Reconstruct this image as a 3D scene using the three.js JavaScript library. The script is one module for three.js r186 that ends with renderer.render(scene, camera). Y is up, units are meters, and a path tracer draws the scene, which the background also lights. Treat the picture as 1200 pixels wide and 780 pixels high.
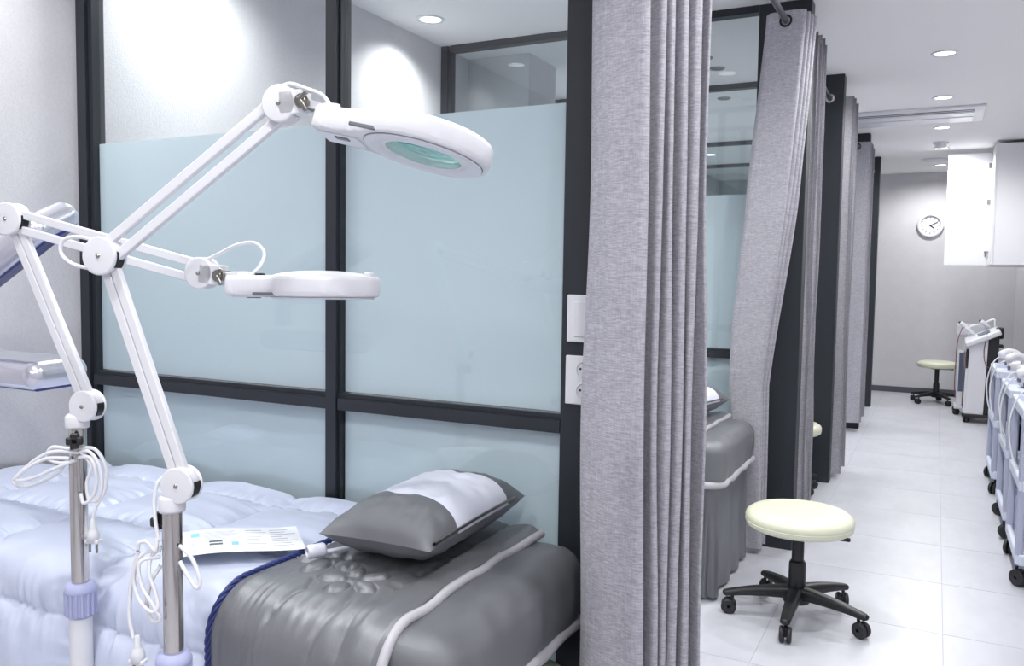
import * as THREE from 'three';
import { mergeGeometries, mergeVertices, toCreasedNormals } from 'three/addons/utils/BufferGeometryUtils.js';
import { RoundedBoxGeometry } from 'three/addons/geometries/RoundedBoxGeometry.js';

// ---------------------------------------------------------------- camera, exposure
const scene = new THREE.Scene();
scene.background = new THREE.Color(0x000000);
const camera = new THREE.PerspectiveCamera(2 * Math.atan(390 / 975) * 180 / Math.PI, 1200 / 780, 0.05, 60);
camera.position.set(0, 1.2, 0);
camera.rotation.order = 'YXZ';
camera.rotation.set(-0.065, 0.4704, 0.0153);
const renderer = new THREE.WebGLRenderer({ antialias: true });
renderer.toneMapping = THREE.LinearToneMapping;
renderer.toneMappingExposure = 1.02;
renderer.shadowMap.enabled = true;
renderer.shadowMap.type = THREE.PCFSoftShadowMap;

// ---------------------------------------------------------------- lamps: where the ceiling downlights are
const CEIL = 2.4264, LAMP_COLOR = 0xfdfefc;
const CORRIDOR_CD = 4.7, BOOTH_CD = 5.6;
const corridorLamps = [-9.62, -8.45, -7.36, -6.2, -5.03, -3.86, -2.69, -1.52, -0.35, 0.82, 1.99].map((z) => [-0.015, z]);
const boothLamps = [[-2.2, -1.18], [-1.15, -0.55], [-2.2, -2.12], [-2.2, -3.42], [-1.15, -2.75], [-2.0, -4.85], [-2.2, -6.0], [-2.2, -6.75], [-2.0, -8.1], [-1.15, 1.2]];

// ---------------------------------------------------------------- helpers
const R = (d) => d * Math.PI / 180;
let seed = 7;
const rnd = () => { seed = (seed * 1664525 + 1013904223) >>> 0; return seed / 4294967296; };
function hash(i, j, k = 0) { let h = (i * 374761393 + j * 668265263 + k * 2147483647) | 0; h = Math.imul(h ^ (h >>> 13), 1274126177); return ((h ^ (h >>> 16)) >>> 0) / 4294967296; }
const sm = (t) => t * t * (3 - 2 * t);
function noise(x, y, k = 0) {
  const i = Math.floor(x), j = Math.floor(y), u = sm(x - i), v = sm(y - j);
  return (hash(i, j, k) * (1 - u) + hash(i + 1, j, k) * u) * (1 - v) + (hash(i, j + 1, k) * (1 - u) + hash(i + 1, j + 1, k) * u) * v;
}
const fbm = (x, y, k = 0) => (noise(x, y, k) + 0.5 * noise(x * 2.1, y * 2.1, k + 1) + 0.25 * noise(x * 4.3, y * 4.3, k + 2)) / 1.75;
const lerp = (a, b, t) => a + (b - a) * t;
const clamp = (v, a = 0, b = 1) => Math.min(b, Math.max(a, v));
const step = (a, b, v) => sm(clamp((v - a) / (b - a)));
function table(rows, v) {                      // piecewise linear lookup, rows sorted by first entry
  if (v <= rows[0][0]) return rows[0][1];
  for (let i = 1; i < rows.length; i++) if (v <= rows[i][0]) { const a = rows[i - 1], b = rows[i]; return lerp(a[1], b[1], (v - a[0]) / (b[0] - a[0])); }
  return rows[rows.length - 1][1];
}
const taken = {};
function numbered(n) { if (!(n in taken)) { taken[n] = 0; return n; } taken[n]++; return n + '_' + String(taken[n]).padStart(3, '0'); }
function merge(list) {
  list = Array.isArray(list) ? list : [list];
  if (list.length === 1) return list[0];
  return mergeGeometries(list.map((g) => {
    const c = g.index ? g.toNonIndexed() : g.clone();
    for (const k of Object.keys(c.attributes)) if (!['position', 'normal', 'uv'].includes(k)) c.deleteAttribute(k);
    return c;
  }));
}
function obj(name, geos, mat, parent = scene) {
  const m = new THREE.Mesh(merge(geos), mat);
  m.name = parent === scene ? numbered(name) : name;
  m.castShadow = m.receiveShadow = true;
  parent.add(m); return m;
}
function tag(o, label, category, group) { o.userData.label = label; o.userData.category = category; if (group) o.userData.group = group; return o; }
function thing(name, label, category, p = [0, 0, 0], turn = 0, group) {
  const o = new THREE.Group(); o.name = numbered(name); scene.add(o);
  o.position.set(...p); o.rotation.y = turn; return tag(o, label, category, group);
}
function struct(o) { o.userData.kind = 'structure'; return o; }
function dup(root, p, turn, label, group) {
  const r = root.clone(); r.name = numbered(root.name.replace(/_\d+$/, '')); scene.add(r);
  r.position.set(...p); r.rotation.y = turn; r.userData = { ...root.userData, label }; if (group) r.userData.group = group;
  return r;
}
// box from min corner to max corner, uv in metres
function bx(x0, x1, y0, y1, z0, z1) {
  const w = Math.abs(x1 - x0), h = Math.abs(y1 - y0), d = Math.abs(z1 - z0);
  const g = new THREE.BoxGeometry(w, h, d); const uv = g.attributes.uv;
  const dims = [[d, h], [d, h], [w, d], [w, d], [w, h], [w, h]];
  for (let f = 0; f < 6; f++) for (let i = 0; i < 4; i++) uv.setXY(f * 4 + i, uv.getX(f * 4 + i) * dims[f][0], uv.getY(f * 4 + i) * dims[f][1]);
  return g.translate((x0 + x1) / 2, (y0 + y1) / 2, (z0 + z1) / 2);
}
function rb(w, h, d, r, x = 0, y = 0, z = 0, seg = 3) { return new RoundedBoxGeometry(w, h, d, seg, r).translate(x, y, z); }
function cyl(r0, r1, y0, y1, x = 0, z = 0, n = 24) { return new THREE.CylinderGeometry(r1, r0, y1 - y0, n).translate(x, (y0 + y1) / 2, z); }
function lathe(pts, n = 40) { return new THREE.LatheGeometry(pts.map(([r, y]) => new THREE.Vector2(r, y)), n); }
const V = (a) => new THREE.Vector3(...a);
function tube(pts, r, seg = 60, n = 10, closed = false) { return new THREE.TubeGeometry(new THREE.CatmullRomCurve3(pts.map(V), closed), seg, r, n, closed); }
function rodBetween(a, b, r, n = 16) {
  const A = V(a), B = V(b), d = B.clone().sub(A);
  const g = new THREE.CylinderGeometry(r, r, d.length(), n);
  g.applyQuaternion(new THREE.Quaternion().setFromUnitVectors(new THREE.Vector3(0, 1, 0), d.normalize()));
  return g.translate((A.x + B.x) / 2, (A.y + B.y) / 2, (A.z + B.z) / 2);
}
// parametric sheet: f(u,v) -> [x,y,z], uv(u,v) -> [s,t]
function sheet(f, nu, nv, uvf) {
  const pos = [], uv = [], idx = [];
  for (let j = 0; j <= nv; j++) for (let i = 0; i <= nu; i++) {
    const u = i / nu, v = j / nv; pos.push(...f(u, v)); uv.push(...(uvf ? uvf(u, v) : [u, v]));
  }
  for (let j = 0; j < nv; j++) for (let i = 0; i < nu; i++) { const a = j * (nu + 1) + i, b = a + 1, c = a + nu + 1, d = c + 1; idx.push(a, b, d, a, d, c); }
  const g = new THREE.BufferGeometry();
  g.setAttribute('position', new THREE.Float32BufferAttribute(pos, 3)); g.setAttribute('uv', new THREE.Float32BufferAttribute(uv, 2));
  g.setIndex(idx); g.computeVertexNormals(); return g;
}

// ---------------------------------------------------------------- textures
function dataTex(n, m, fn, color = true) {
  const d = new Uint8Array(n * m * 4);
  for (let j = 0; j < m; j++) for (let i = 0; i < n; i++) { const c = fn(i, j), k = (j * n + i) * 4; d[k] = c[0]; d[k + 1] = c[1]; d[k + 2] = c[2]; d[k + 3] = 255; }
  const t = new THREE.DataTexture(d, n, m, THREE.RGBAFormat); t.wrapS = t.wrapT = THREE.RepeatWrapping; t.magFilter = THREE.LinearFilter; t.minFilter = THREE.LinearMipmapLinearFilter; t.generateMipmaps = true;
  if (color) t.colorSpace = THREE.SRGBColorSpace; t.needsUpdate = true; return t;
}
const wrapN = (i, j, n, m, px, py, k) => {      // tileable value noise with px by py cells
  const x = i / n * px, y = j / m * py, a = Math.floor(x), b = Math.floor(y), u = sm(x - a), v = sm(y - b);
  const h = (p, q) => hash((p + px) % px, (q + py) % py, k);
  return (h(a, b) * (1 - u) + h(a + 1, b) * u) * (1 - v) + (h(a, b + 1) * (1 - u) + h(a + 1, b + 1) * u) * v;
};
// slubby linen weave: 512 px = 0.4 m
const weave = (i, j) => 0.42 * wrapN(i, j, 512, 512, 24, 200, 11) + 0.26 * wrapN(i, j, 512, 512, 64, 256, 12) + 0.2 * wrapN(i, j, 512, 512, 170, 20, 13) + 0.12 * hash(i, j, 5);
const linenMap = dataTex(512, 512, (i, j) => { const v = weave(i, j) - 0.5; const c = 196 + v * 78; return [c, c - 2, c + 4]; });
linenMap.repeat.set(3.4, 3.4);
const linenBump = dataTex(512, 512, (i, j) => { const v = weave(i, j) * 255; return [v, v, v]; }, false); linenBump.repeat.set(3.4, 3.4);
// wall paper: fine pebbled grain, 512 px = 0.5 m
const grain = (i, j) => 0.5 * wrapN(i, j, 512, 512, 128, 128, 21) + 0.3 * wrapN(i, j, 512, 512, 256, 256, 22) + 0.2 * hash(i, j, 9);
const wallMap = dataTex(512, 512, (i, j) => { const c = 226 + (grain(i, j) - 0.5) * 16 + (wrapN(i, j, 512, 512, 6, 6, 3) - 0.5) * 5; return [c, c - 1, c + 2]; }); wallMap.repeat.set(2, 2);
const wallBump = dataTex(512, 512, (i, j) => { const v = grain(i, j) * 255; return [v, v, v]; }, false); wallBump.repeat.set(2, 2);
const tileMap = dataTex(512, 512, (i, j) => { const c = 226 + (wrapN(i, j, 512, 512, 9, 5, 31) - 0.5) * 9 + (wrapN(i, j, 512, 512, 40, 20, 32) - 0.5) * 6 + (hash(i, j, 33) - 0.5) * 4; return [c, c, c + 4]; });
const satinBump = dataTex(256, 256, (i, j) => { const v = 255 * (0.6 * wrapN(i, j, 256, 256, 256, 32, 41) + 0.4 * hash(i, j, 42)); return [v, v, v]; }, false); satinBump.repeat.set(8, 8);

// ---------------------------------------------------------------- materials
const std = (o) => new THREE.MeshPhysicalMaterial(o);
const M = {
  wall: std({ color: 0xecebed, map: wallMap, bumpMap: wallBump, bumpScale: 0.0006, roughness: 0.85 }),
  ceiling: std({ color: 0xf6f4f6, roughness: 0.9 }),
  grout: std({ color: 0xb9b9c2, roughness: 0.9 }),
  tile: std({ color: 0xdfe0e5, map: tileMap, roughness: 0.34 }),
  frame: std({ color: 0x282c33, roughness: 0.42, metalness: 0.1 }),
  panelDark: std({ color: 0x22272e, roughness: 0.5 }),
  base: std({ color: 0x55565e, roughness: 0.6 }),
  glass: std({ color: 0xfafdfd, roughness: 0.02, transmission: 1, thickness: 0, ior: 1.5, side: THREE.DoubleSide }),
  film: std({ color: 0xdfe6ec, roughness: 0.95, transmission: 0.4, thickness: 0, side: THREE.DoubleSide }),
  linen: std({ color: 0xdcdce0, map: linenMap, bumpMap: linenBump, bumpScale: 0.0008, roughness: 0.9, sheen: 0.3, side: THREE.DoubleSide }),
  rod: std({ color: 0x74747c, roughness: 0.3, metalness: 0.9 }),
  blackMetal: std({ color: 0x2a2a2e, roughness: 0.35, metalness: 0.6 }),
  chrome: std({ color: 0xc9c4c2, roughness: 0.13, metalness: 1 }),
  steel: std({ color: 0x9a9690, roughness: 0.3, metalness: 1 }),
  whitePlastic: std({ color: 0xe0e0e6, roughness: 0.35, clearcoat: 0.2 }),
  whitePaint: std({ color: 0xdedee4, roughness: 0.4 }),
  diffuser: std({ color: 0xdfe2ea, roughness: 0.5 }),
  lens: std({ color: 0xd8f2ee, roughness: 0.03, transmission: 0.95, thickness: 0.01, ior: 1.5, attenuationColor: new THREE.Color(0.5, 0.88, 0.84), attenuationDistance: 0.03 }),
  blackPlastic: std({ color: 0x1d1d21, roughness: 0.45 }),
  castor: std({ color: 0x26262b, roughness: 0.5 }),
  lavender: std({ color: 0xacb0d4, roughness: 0.45 }),
  cartPostShaded: std({ color: 0xb2b6cc, roughness: 0.45 }),  // trolley plastic on the posts, shading put into the darker colour
  cartShelfLit: std({ color: 0xd3d9ea, roughness: 0.45 }),  // same plastic on the shelves, light on the rims painted in as paler
  cord: std({ color: 0xe6e6ec, roughness: 0.4 }),
  duvet: std({ color: 0xccd3e8, roughness: 0.38, sheen: 0.4, sheenRoughness: 0.4, bumpMap: satinBump, bumpScale: 0.0003, side: THREE.DoubleSide }),
  satin: std({ color: 0x7a7b80, roughness: 0.4, metalness: 0.35, sheen: 0.5, sheenRoughness: 0.35, bumpMap: satinBump, bumpScale: 0.0003, side: THREE.DoubleSide }),
  satinLight: std({ color: 0xb9b7be, roughness: 0.4, sheen: 0.4, side: THREE.DoubleSide }),
  satinWhite: std({ color: 0xe2e4f2, roughness: 0.4, sheen: 0.4 }),
  rope: std({ color: 0x25326f, roughness: 0.5, sheen: 0.4 }),
  cream: std({ color: 0xdfe0c8, roughness: 0.38, clearcoat: 0.15 }),
  silver: std({ color: 0xd8d8e2, roughness: 0.25, metalness: 0.75 }),
  navy: std({ color: 0x252a78, roughness: 0.35 }),
  cabinet: std({ color: 0xf1f1f5, roughness: 0.35 }),
  red: std({ color: 0x7d4a50, roughness: 0.5 }),
  screen: std({ color: 0x53627a, roughness: 0.2 }),
  lampGlow: std({ color: 0xffffff, emissive: new THREE.Color(LAMP_COLOR), emissiveIntensity: 3, roughness: 0.5 }),
  offLamp: std({ color: 0x6b6d74, roughness: 0.4 }),
};

// ---------------------------------------------------------------- room shell
const XL = -2.406, XR = 0.74, ZF = -10.23, ZB = 3.0, T = 0.12;
const ZP = [-1.7275, -3.8517, -5.2865, -7.4182, -8.8161];   // partitions between the booths
{
  const f = new THREE.Group(); f.name = 'floor'; scene.add(f); struct(f);
  obj('grout_bed', bx(XL - T, XR + T, -0.15, -0.0016, ZF - T, ZB + T), M.grout, f);
  const TS = 0.546, xs = [], zs = [];
  for (let x = 0.07 - TS * 5; x < XR; x += TS) xs.push(x);
  for (let z = -3.174 - TS * 13; z < ZB; z += TS) zs.push(z);
  for (const x of xs) for (const z of zs) {
    const x0 = Math.max(XL, x + 0.0012), x1 = Math.min(XR, x + TS - 0.0012), z0 = Math.max(ZF, z + 0.0012), z1 = Math.min(ZB, z + TS - 0.0012);
    if (x1 - x0 < 0.01 || z1 - z0 < 0.01) continue;
    const g = bx(x0, x1, -0.008, 0, z0, z1), uv = g.attributes.uv, ox = rnd(), oz = rnd();
    for (let i = 0; i < uv.count; i++) uv.setXY(i, uv.getX(i) + ox, uv.getY(i) + oz);
    obj('tile', g, M.tile, f);
  }
}
struct(obj('ceiling', bx(XL - T, XR + T, CEIL, CEIL + 0.12, ZF - T, ZB + T), M.ceiling));
struct(obj('wall_left', bx(XL - T, XL, -0.008, CEIL, ZF - T, ZB + T), M.wall));
struct(obj('wall_right', bx(XR, XR + T, -0.008, CEIL, ZF - T, ZB + T), M.wall));
struct(obj('wall_far', bx(XL, XR, -0.008, CEIL, ZF - T, ZF), M.wall));
struct(obj('wall_back', bx(XL, XR, -0.008, CEIL, ZB, ZB + T), M.wall));
struct(obj('wall_pillar', bx(XL, -2.025, 0, CEIL, -4.49, -4.14), M.wall));
struct(obj('baseboard_far', bx(XL, XR, 0, 0.062, ZF, ZF + 0.012), M.base));
struct(obj('baseboard_right', bx(XR - 0.012, XR, 0, 0.062, ZF + 0.012, ZB), M.base));

// ---------------------------------------------------------------- ceiling downlights
function downlight(x, z, cd, label, group, angle, pen) {
  const t = thing('ceiling_downlight', label, 'ceiling light', [x, CEIL, z], 0, group);
  obj('trim_ring', lathe([[0.05, -0.001], [0.053, -0.006], [0.064, -0.006], [0.068, -0.001]], 32), M.whitePaint, t);
  obj('diffuser', lathe([[0.0, -0.004], [0.05, -0.003]].reverse(), 32), M.lampGlow, t);
  const s = new THREE.SpotLight(LAMP_COLOR, cd, 0, angle, pen, 2);
  s.position.set(0, -0.012, 0); s.castShadow = true; s.shadow.radius = 2.4; s.shadow.mapSize.set(1024, 1024);
  const tg = new THREE.Object3D(); tg.name = 'aim'; tg.position.set(0, -2, 0); t.add(tg); s.target = tg; s.name = 'downlight_beam'; t.add(s);
}
const corridorWhere = ['nearest the clock wall', 'just beyond the smoke detector', 'just beyond the air conditioner', 'between air conditioner and third dark post', 'over the corridor by the second post'];
corridorLamps.forEach(([x, z], i) => downlight(x, z, CORRIDOR_CD, 'round lit downlight in corridor ceiling, ' + (corridorWhere[i] ?? 'nearer than the stool'), 'downlights in the corridor row', 1.47, 0.4));
const boothWhere = ['by the rear wall above the nearest bed', 'over the front of the nearest booth', 'by the rear wall just behind the first glass partition', 'by the rear wall just before the second glass partition', 'over the middle of the second booth', 'over the third booth', 'by the rear wall of the fourth booth, first', 'by the rear wall of the fourth booth, second', 'over the fifth booth', 'over the entrance area'];
boothLamps.forEach(([x, z], i) => downlight(x, z, BOOTH_CD, 'round lit downlight ' + boothWhere[i], 'downlights over the booths', 1.25, 1.0));
for (const [x, z] of [[-1.19, -4.62], [-1.18, -4.87], [-1.32, -5.67]]) {
  const t = thing('unlit_ceiling_fitting', 'small dark unlit round fitting in booth ceiling seen through glass', 'ceiling fitting', [x, CEIL, z], 0, 'unlit ceiling fittings');
  obj('rim', lathe([[0.03, -0.001], [0.034, -0.007], [0.042, -0.007], [0.046, -0.001]], 24), M.steel, t);
  obj('disc', lathe([[0, -0.003], [0.032, -0.003]].reverse(), 24), M.offLamp, t);
}
{
  const t = thing('air_conditioner', 'white slim ceiling air conditioner cassette with long slots', 'air conditioner', [-0.2, CEIL, -6.8]);
  obj('panel', [rb(0.9, 0.018, 0.58, 0.006, 0, -0.009, 0)], M.whitePaint, t);
  for (const z of [0.2, 0.15]) obj('slot', bx(-0.38, 0.38, -0.0215, -0.018, z - 0.006, z + 0.006), M.offLamp, t);
  obj('vane', rb(0.76, 0.006, 0.13, 0.002, 0, -0.0205, 0.05), M.whitePlastic, t);
  obj('intake_grille', rb(0.76, 0.005, 0.2, 0.002, 0, -0.0205, -0.15), M.whitePlastic, t);
}
{
  const t = thing('smoke_detector', 'small white smoke detector hanging from the corridor ceiling', 'smoke detector', [-0.02, CEIL, -8.12]);
  obj('base', lathe([[0.062, 0], [0.062, -0.012], [0.056, -0.018], [0, -0.018]].reverse(), 32), M.whitePlastic, t);
  obj('sensor_head', lathe([[0.045, -0.018], [0.045, -0.04], [0.036, -0.05], [0, -0.05]].reverse(), 32), M.whitePlastic, t);
  const s = thing('ceiling_speaker', 'flat round ceiling speaker beyond the smoke detector', 'speaker', [-0.06, CEIL, -9.2]);
  obj('rim', lathe([[0.105, -0.01], [0.12, -0.012], [0.13, -0.006], [0.132, 0]], 40), M.whitePaint, s);
  obj('grille', lathe([[0, -0.016], [0.06, -0.015], [0.107, -0.01]].reverse(), 40), M.diffuser, s);
}

// ---------------------------------------------------------------- glazed partitions
const X1 = -2.348, X2 = -1.427, X2b = -1.387, X3 = -0.7516, XE = -0.53, YR = 0.8925, YRb = 0.85, YF = 1.599;
const pNames = ['beside the nearest bed', 'behind the second bed', 'third along the corridor', 'fourth along the corridor, behind a curtain', 'last before the end wall'];
ZP.forEach((z, i) => {
  const t = thing('glass_partition', 'dark framed glass partition with frosted lower panes, ' + pNames[i], 'partition', [0, 0, z], 0, 'glazed partitions between booths');
  const f = 0.004, b = -0.05, H = CEIL;
  obj('wall_stile', [bx(XL, X1 - 0.018, 0, H, b, f), bx(X1 - 0.018, X1, 0, H, b, f - 0.012)], M.frame, t);
  obj('mullion', [bx(X2, X2b - 0.006, 0, H - 0.032, b, f), bx(X2b - 0.006, X2b, 0, H - 0.032, b, f - 0.012)], M.frame, t);
  obj('end_post', rb(XE - X3, H, 0.1, 0.004, (XE + X3) / 2, H / 2, -0.046), M.panelDark, t);
  obj('head_rail', bx(X1, X3, H - 0.032, H, b, f), M.frame, t);
  for (const [a, c] of [[X1, X2], [X2b, X3]]) {
    obj('middle_rail', [bx(a, c, YRb, YR - 0.012, b, f), bx(a, c, YR - 0.012, YR, b, f - 0.012)], M.frame, t);
    obj('bottom_rail', bx(a, c, 0, 0.06, b, f), M.frame, t);
    for (const [y0, y1] of [[0.06, YRb], [YR, H - 0.032]]) {
      const p = obj('glass_pane', bx(a, c, y0, y1, -0.027, -0.021), M.glass, t);
      obj('frosted_film', bx(a + 0.001, c - 0.001, y0 + 0.003, Math.min(y1 - 0.003, YF), -0.0286, -0.0278), M.film, p);
    }
  }
});
{
  const s = thing('light_switch', 'white rocker light switch plate on dark post', 'light switch', [-0.682, 1.114, ZP[0] + 0.004]);
  obj('plate', rb(0.106, 0.106, 0.009, 0.003, 0, 0, 0.0045), M.whitePlastic, s);
  obj('rocker', rb(0.074, 0.078, 0.006, 0.002, 0.002, -0.001, 0.0105).applyMatrix4(new THREE.Matrix4().makeRotationX(0.03)), M.whitePlastic, s);
  const o = thing('wall_socket', 'white double socket plate below the light switch', 'socket', [-0.682, 0.976, ZP[0] + 0.004]);
  const plate = obj('plate', rb(0.108, 0.11, 0.009, 0.003, 0, 0, 0.0045), M.whitePlastic, o);
  for (const y of [0.024, -0.024]) {
    const c = obj('outlet', new THREE.TorusGeometry(0.0185, 0.0018, 8, 28).translate(-0.008, y, 0.0095), M.whitePlastic, o);
    obj('contact', [cyl(0.0026, 0.0026, 0, 0.0012, 0, 0, 10).rotateX(Math.PI / 2).translate(-0.008, y, 0.009), bx(-0.014, -0.002, y + 0.0145, y + 0.0175, 0.009, 0.0102), bx(-0.014, -0.002, y - 0.0175, y - 0.0145, 0.009, 0.0102),
      cyl(0.0026, 0.0026, 0, 0.0012, 0, 0, 10).rotateX(Math.PI / 2).translate(-0.017, y + 0.002, 0.009)], M.blackPlastic, c);
  }
}

// ---------------------------------------------------------------- curtain rods and curtains
const ROD_X = -0.605, ROD_Y = 2.285;
[[1.0, ZP[0] + 0.004, 'first'], [ZP[0] - 0.096, ZP[1] + 0.004, 'second'], [ZP[1] - 0.096, ZP[2] + 0.004, 'third'], [ZP[2] - 0.096, ZP[3] + 0.004, 'fourth'], [ZP[3] - 0.096, ZP[4] + 0.004, 'fifth']].forEach(([a, b, nth], i) => {
  const t = thing('curtain_rod', 'grey metal curtain rod across the front of the ' + nth + ' booth', 'curtain rod', [ROD_X, ROD_Y, 0], 0, 'curtain rods along the corridor');
  obj('bar', rodBetween([0, 0, a], [0, 0, b], 0.0125), M.rod, t);
  for (const [z, s] of [[a, -1], [b, 1]]) {
    if (i === 0 && s === -1) continue;
    obj('flange', rodBetween([0, 0, z], [0, 0, z + s * 0.012], 0.026, 24), M.chrome, t);
    obj('socket_ring', new THREE.TorusGeometry(0.0165, 0.005, 8, 24).translate(0, 0, z + s * 0.014), M.chrome, t);
  }
  if (i === 0) obj('bracket', rodBetween([0, 0, a], [0, CEIL - ROD_Y, a], 0.01), M.chrome, t);
});
// plan: list of [x, z] walked along the cloth; lean(y) -> [dx, squeeze]; top, bottom
function curtain(label, plan, top, bottom, lean, eyelets, k) {
  const curve = new THREE.CatmullRomCurve3(plan.map(([x, z]) => new THREE.Vector3(x, 0, z)), false, 'centripetal');
  const n = plan.length * 10, pts = curve.getSpacedPoints(n), L = curve.getLength();
  const cx = plan.reduce((s, p) => s + p[0], 0) / plan.length, cz = plan.reduce((s, p) => s + p[1], 0) / plan.length;
  const g = sheet((u, v) => {
    const y = lerp(bottom, top, v), p = pts[Math.round(u * n)], l = lean ? lean(y) : [0, 1, 0];
    const w = (1 - v) * 0.012;
    const dx = (noise(u * plan.length * 0.9, v * 5, k) - 0.5) * w * 2, dz = (noise(u * plan.length * 0.9, v * 4, k + 3) - 0.5) * w * 1.6;
    return [cx + (p.x - cx) * l[1] + l[0] + dx, y + (v < 0.02 ? (noise(u * 9, 1, k) - 0.5) * 0.012 : 0), cz + (p.z - cz) * (l[3] ?? 1) + (l[2] || 0) + dz];
  }, n, 48, (u, v) => [u * L, v * (top - bottom)]);
  const t = thing('curtain', label, 'curtain', [cx, 0, cz], 0, 'grey booth curtains');
  obj('cloth', g.translate(-cx, 0, -cz), M.linen, t);
  for (const [x, z, ry] of eyelets) obj('eyelet', new THREE.TorusGeometry(0.022, 0.005, 8, 28).rotateY(ry || 0).translate(x - cx, ROD_Y, z - cz), M.blackMetal, t);
  return t;
}
{
  // nearest booth: broad first face, then tight pleats towards the post
  const plan = [[-0.652, -1.53], [-0.625, -1.505], [-0.585, -1.487], [-0.535, -1.478], [-0.497, -1.468], [-0.484, -1.475], [-0.5, -1.5], [-0.56, -1.52], [-0.6, -1.535], [-0.575, -1.55], [-0.5, -1.53], [-0.472, -1.515], [-0.464, -1.523], [-0.49, -1.55],
    [-0.56, -1.565], [-0.59, -1.578], [-0.56, -1.592], [-0.49, -1.568], [-0.458, -1.55], [-0.45, -1.558], [-0.48, -1.585], [-0.57, -1.605], [-0.6, -1.616], [-0.56, -1.628], [-0.475, -1.604], [-0.44, -1.584], [-0.431, -1.592], [-0.47, -1.625],
    [-0.57, -1.642], [-0.6, -1.653], [-0.55, -1.662], [-0.46, -1.638], [-0.424, -1.616], [-0.413, -1.626], [-0.45, -1.658], [-0.56, -1.676], [-0.6, -1.684], [-0.54, -1.692], [-0.44, -1.676], [-0.4, -1.652], [-0.402, -1.665], [-0.43, -1.69]];
  curtain('grey linen curtain gathered in front of the post with the light switch', plan, 2.335, 0.03, (y) => [table([[0.3, 0.017], [2.3, 0.004]], y), table([[0.3, 0.86], [2.3, 0.75]], y), 0], [[-0.605, -1.52, 0.3]], 3);
  // second booth: gathered in front of the second partition, swept towards the bed
  const p2 = [[-0.69, -3.69], [-0.672, -3.664], [-0.63, -3.654], [-0.575, -3.65], [-0.535, -3.655], [-0.525, -3.668], [-0.55, -3.69], [-0.62, -3.7], [-0.645, -3.708], [-0.6, -3.716], [-0.525, -3.695], [-0.514, -3.705], [-0.54, -3.728], [-0.62, -3.736], [-0.65, -3.745],
    [-0.6, -3.754], [-0.515, -3.732], [-0.506, -3.742], [-0.54, -3.766], [-0.62, -3.772], [-0.64, -3.78], [-0.6, -3.79], [-0.505, -3.772], [-0.498, -3.782], [-0.53, -3.805], [-0.6, -3.815]];
  const leanB = (y) => [table([[0, -0.1], [0.5, -0.125], [0.75, -0.135], [1.0, -0.115], [1.5, -0.06], [2.0, -0.02], [2.3, 0]], y), table([[0, 0.5], [0.6, 0.8], [1.0, 1.0], [1.6, 1.08], [2.3, 1]], y), table([[0, -0.02], [0.7, -0.02], [1.3, 0], [2.3, 0]], y), table([[0, 0.55], [0.7, 0.6], [1.3, 0.9], [2.3, 1]], y)];
  curtain('grey linen curtain swept aside behind the second bed, nearest to the stool', p2, 2.325, 0.03, leanB, [[-0.605, -3.652, 0]], 9);
  const pleats = (xa, xb, za, zb, n, k) => { const o = []; for (let i = 0; i < n; i++) { const z = lerp(za, zb, i / (n - 1)), s = i % 2, x = s ? xb - hash(i, k) * 0.02 : xa + hash(i, k) * 0.03; o.push([x + (s ? -0.012 : 0.012), z - 0.006 * Math.sign(za - zb)], [x, z], [x + (s ? -0.012 : 0.012), z + 0.006 * Math.sign(za - zb) * -1]); } return o; };
  curtain('grey linen curtain hanging just beyond the dark second post', pleats(-0.66, -0.5, -3.97, -4.24, 10, 2), 2.325, 0.03, null, [], 15);
  curtain('narrow grey linen curtain hanging just beyond the third post', pleats(-0.66, -0.478, -5.41, -5.68, 10, 3), 2.325, 0.03, null, [], 21);
  curtain('grey linen curtain gathered in front of the fourth post', pleats(-0.69, -0.5, -7.18, -7.4, 9, 4), 2.325, 0.08, null, [[-0.605, -7.172, 0]], 27);
  curtain('grey linen curtain sliver beyond the fourth post, before the last partition', pleats(-0.66, -0.505, -7.54, -7.8, 9, 5), 2.325, 0.08, null, [], 33);
}

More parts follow.
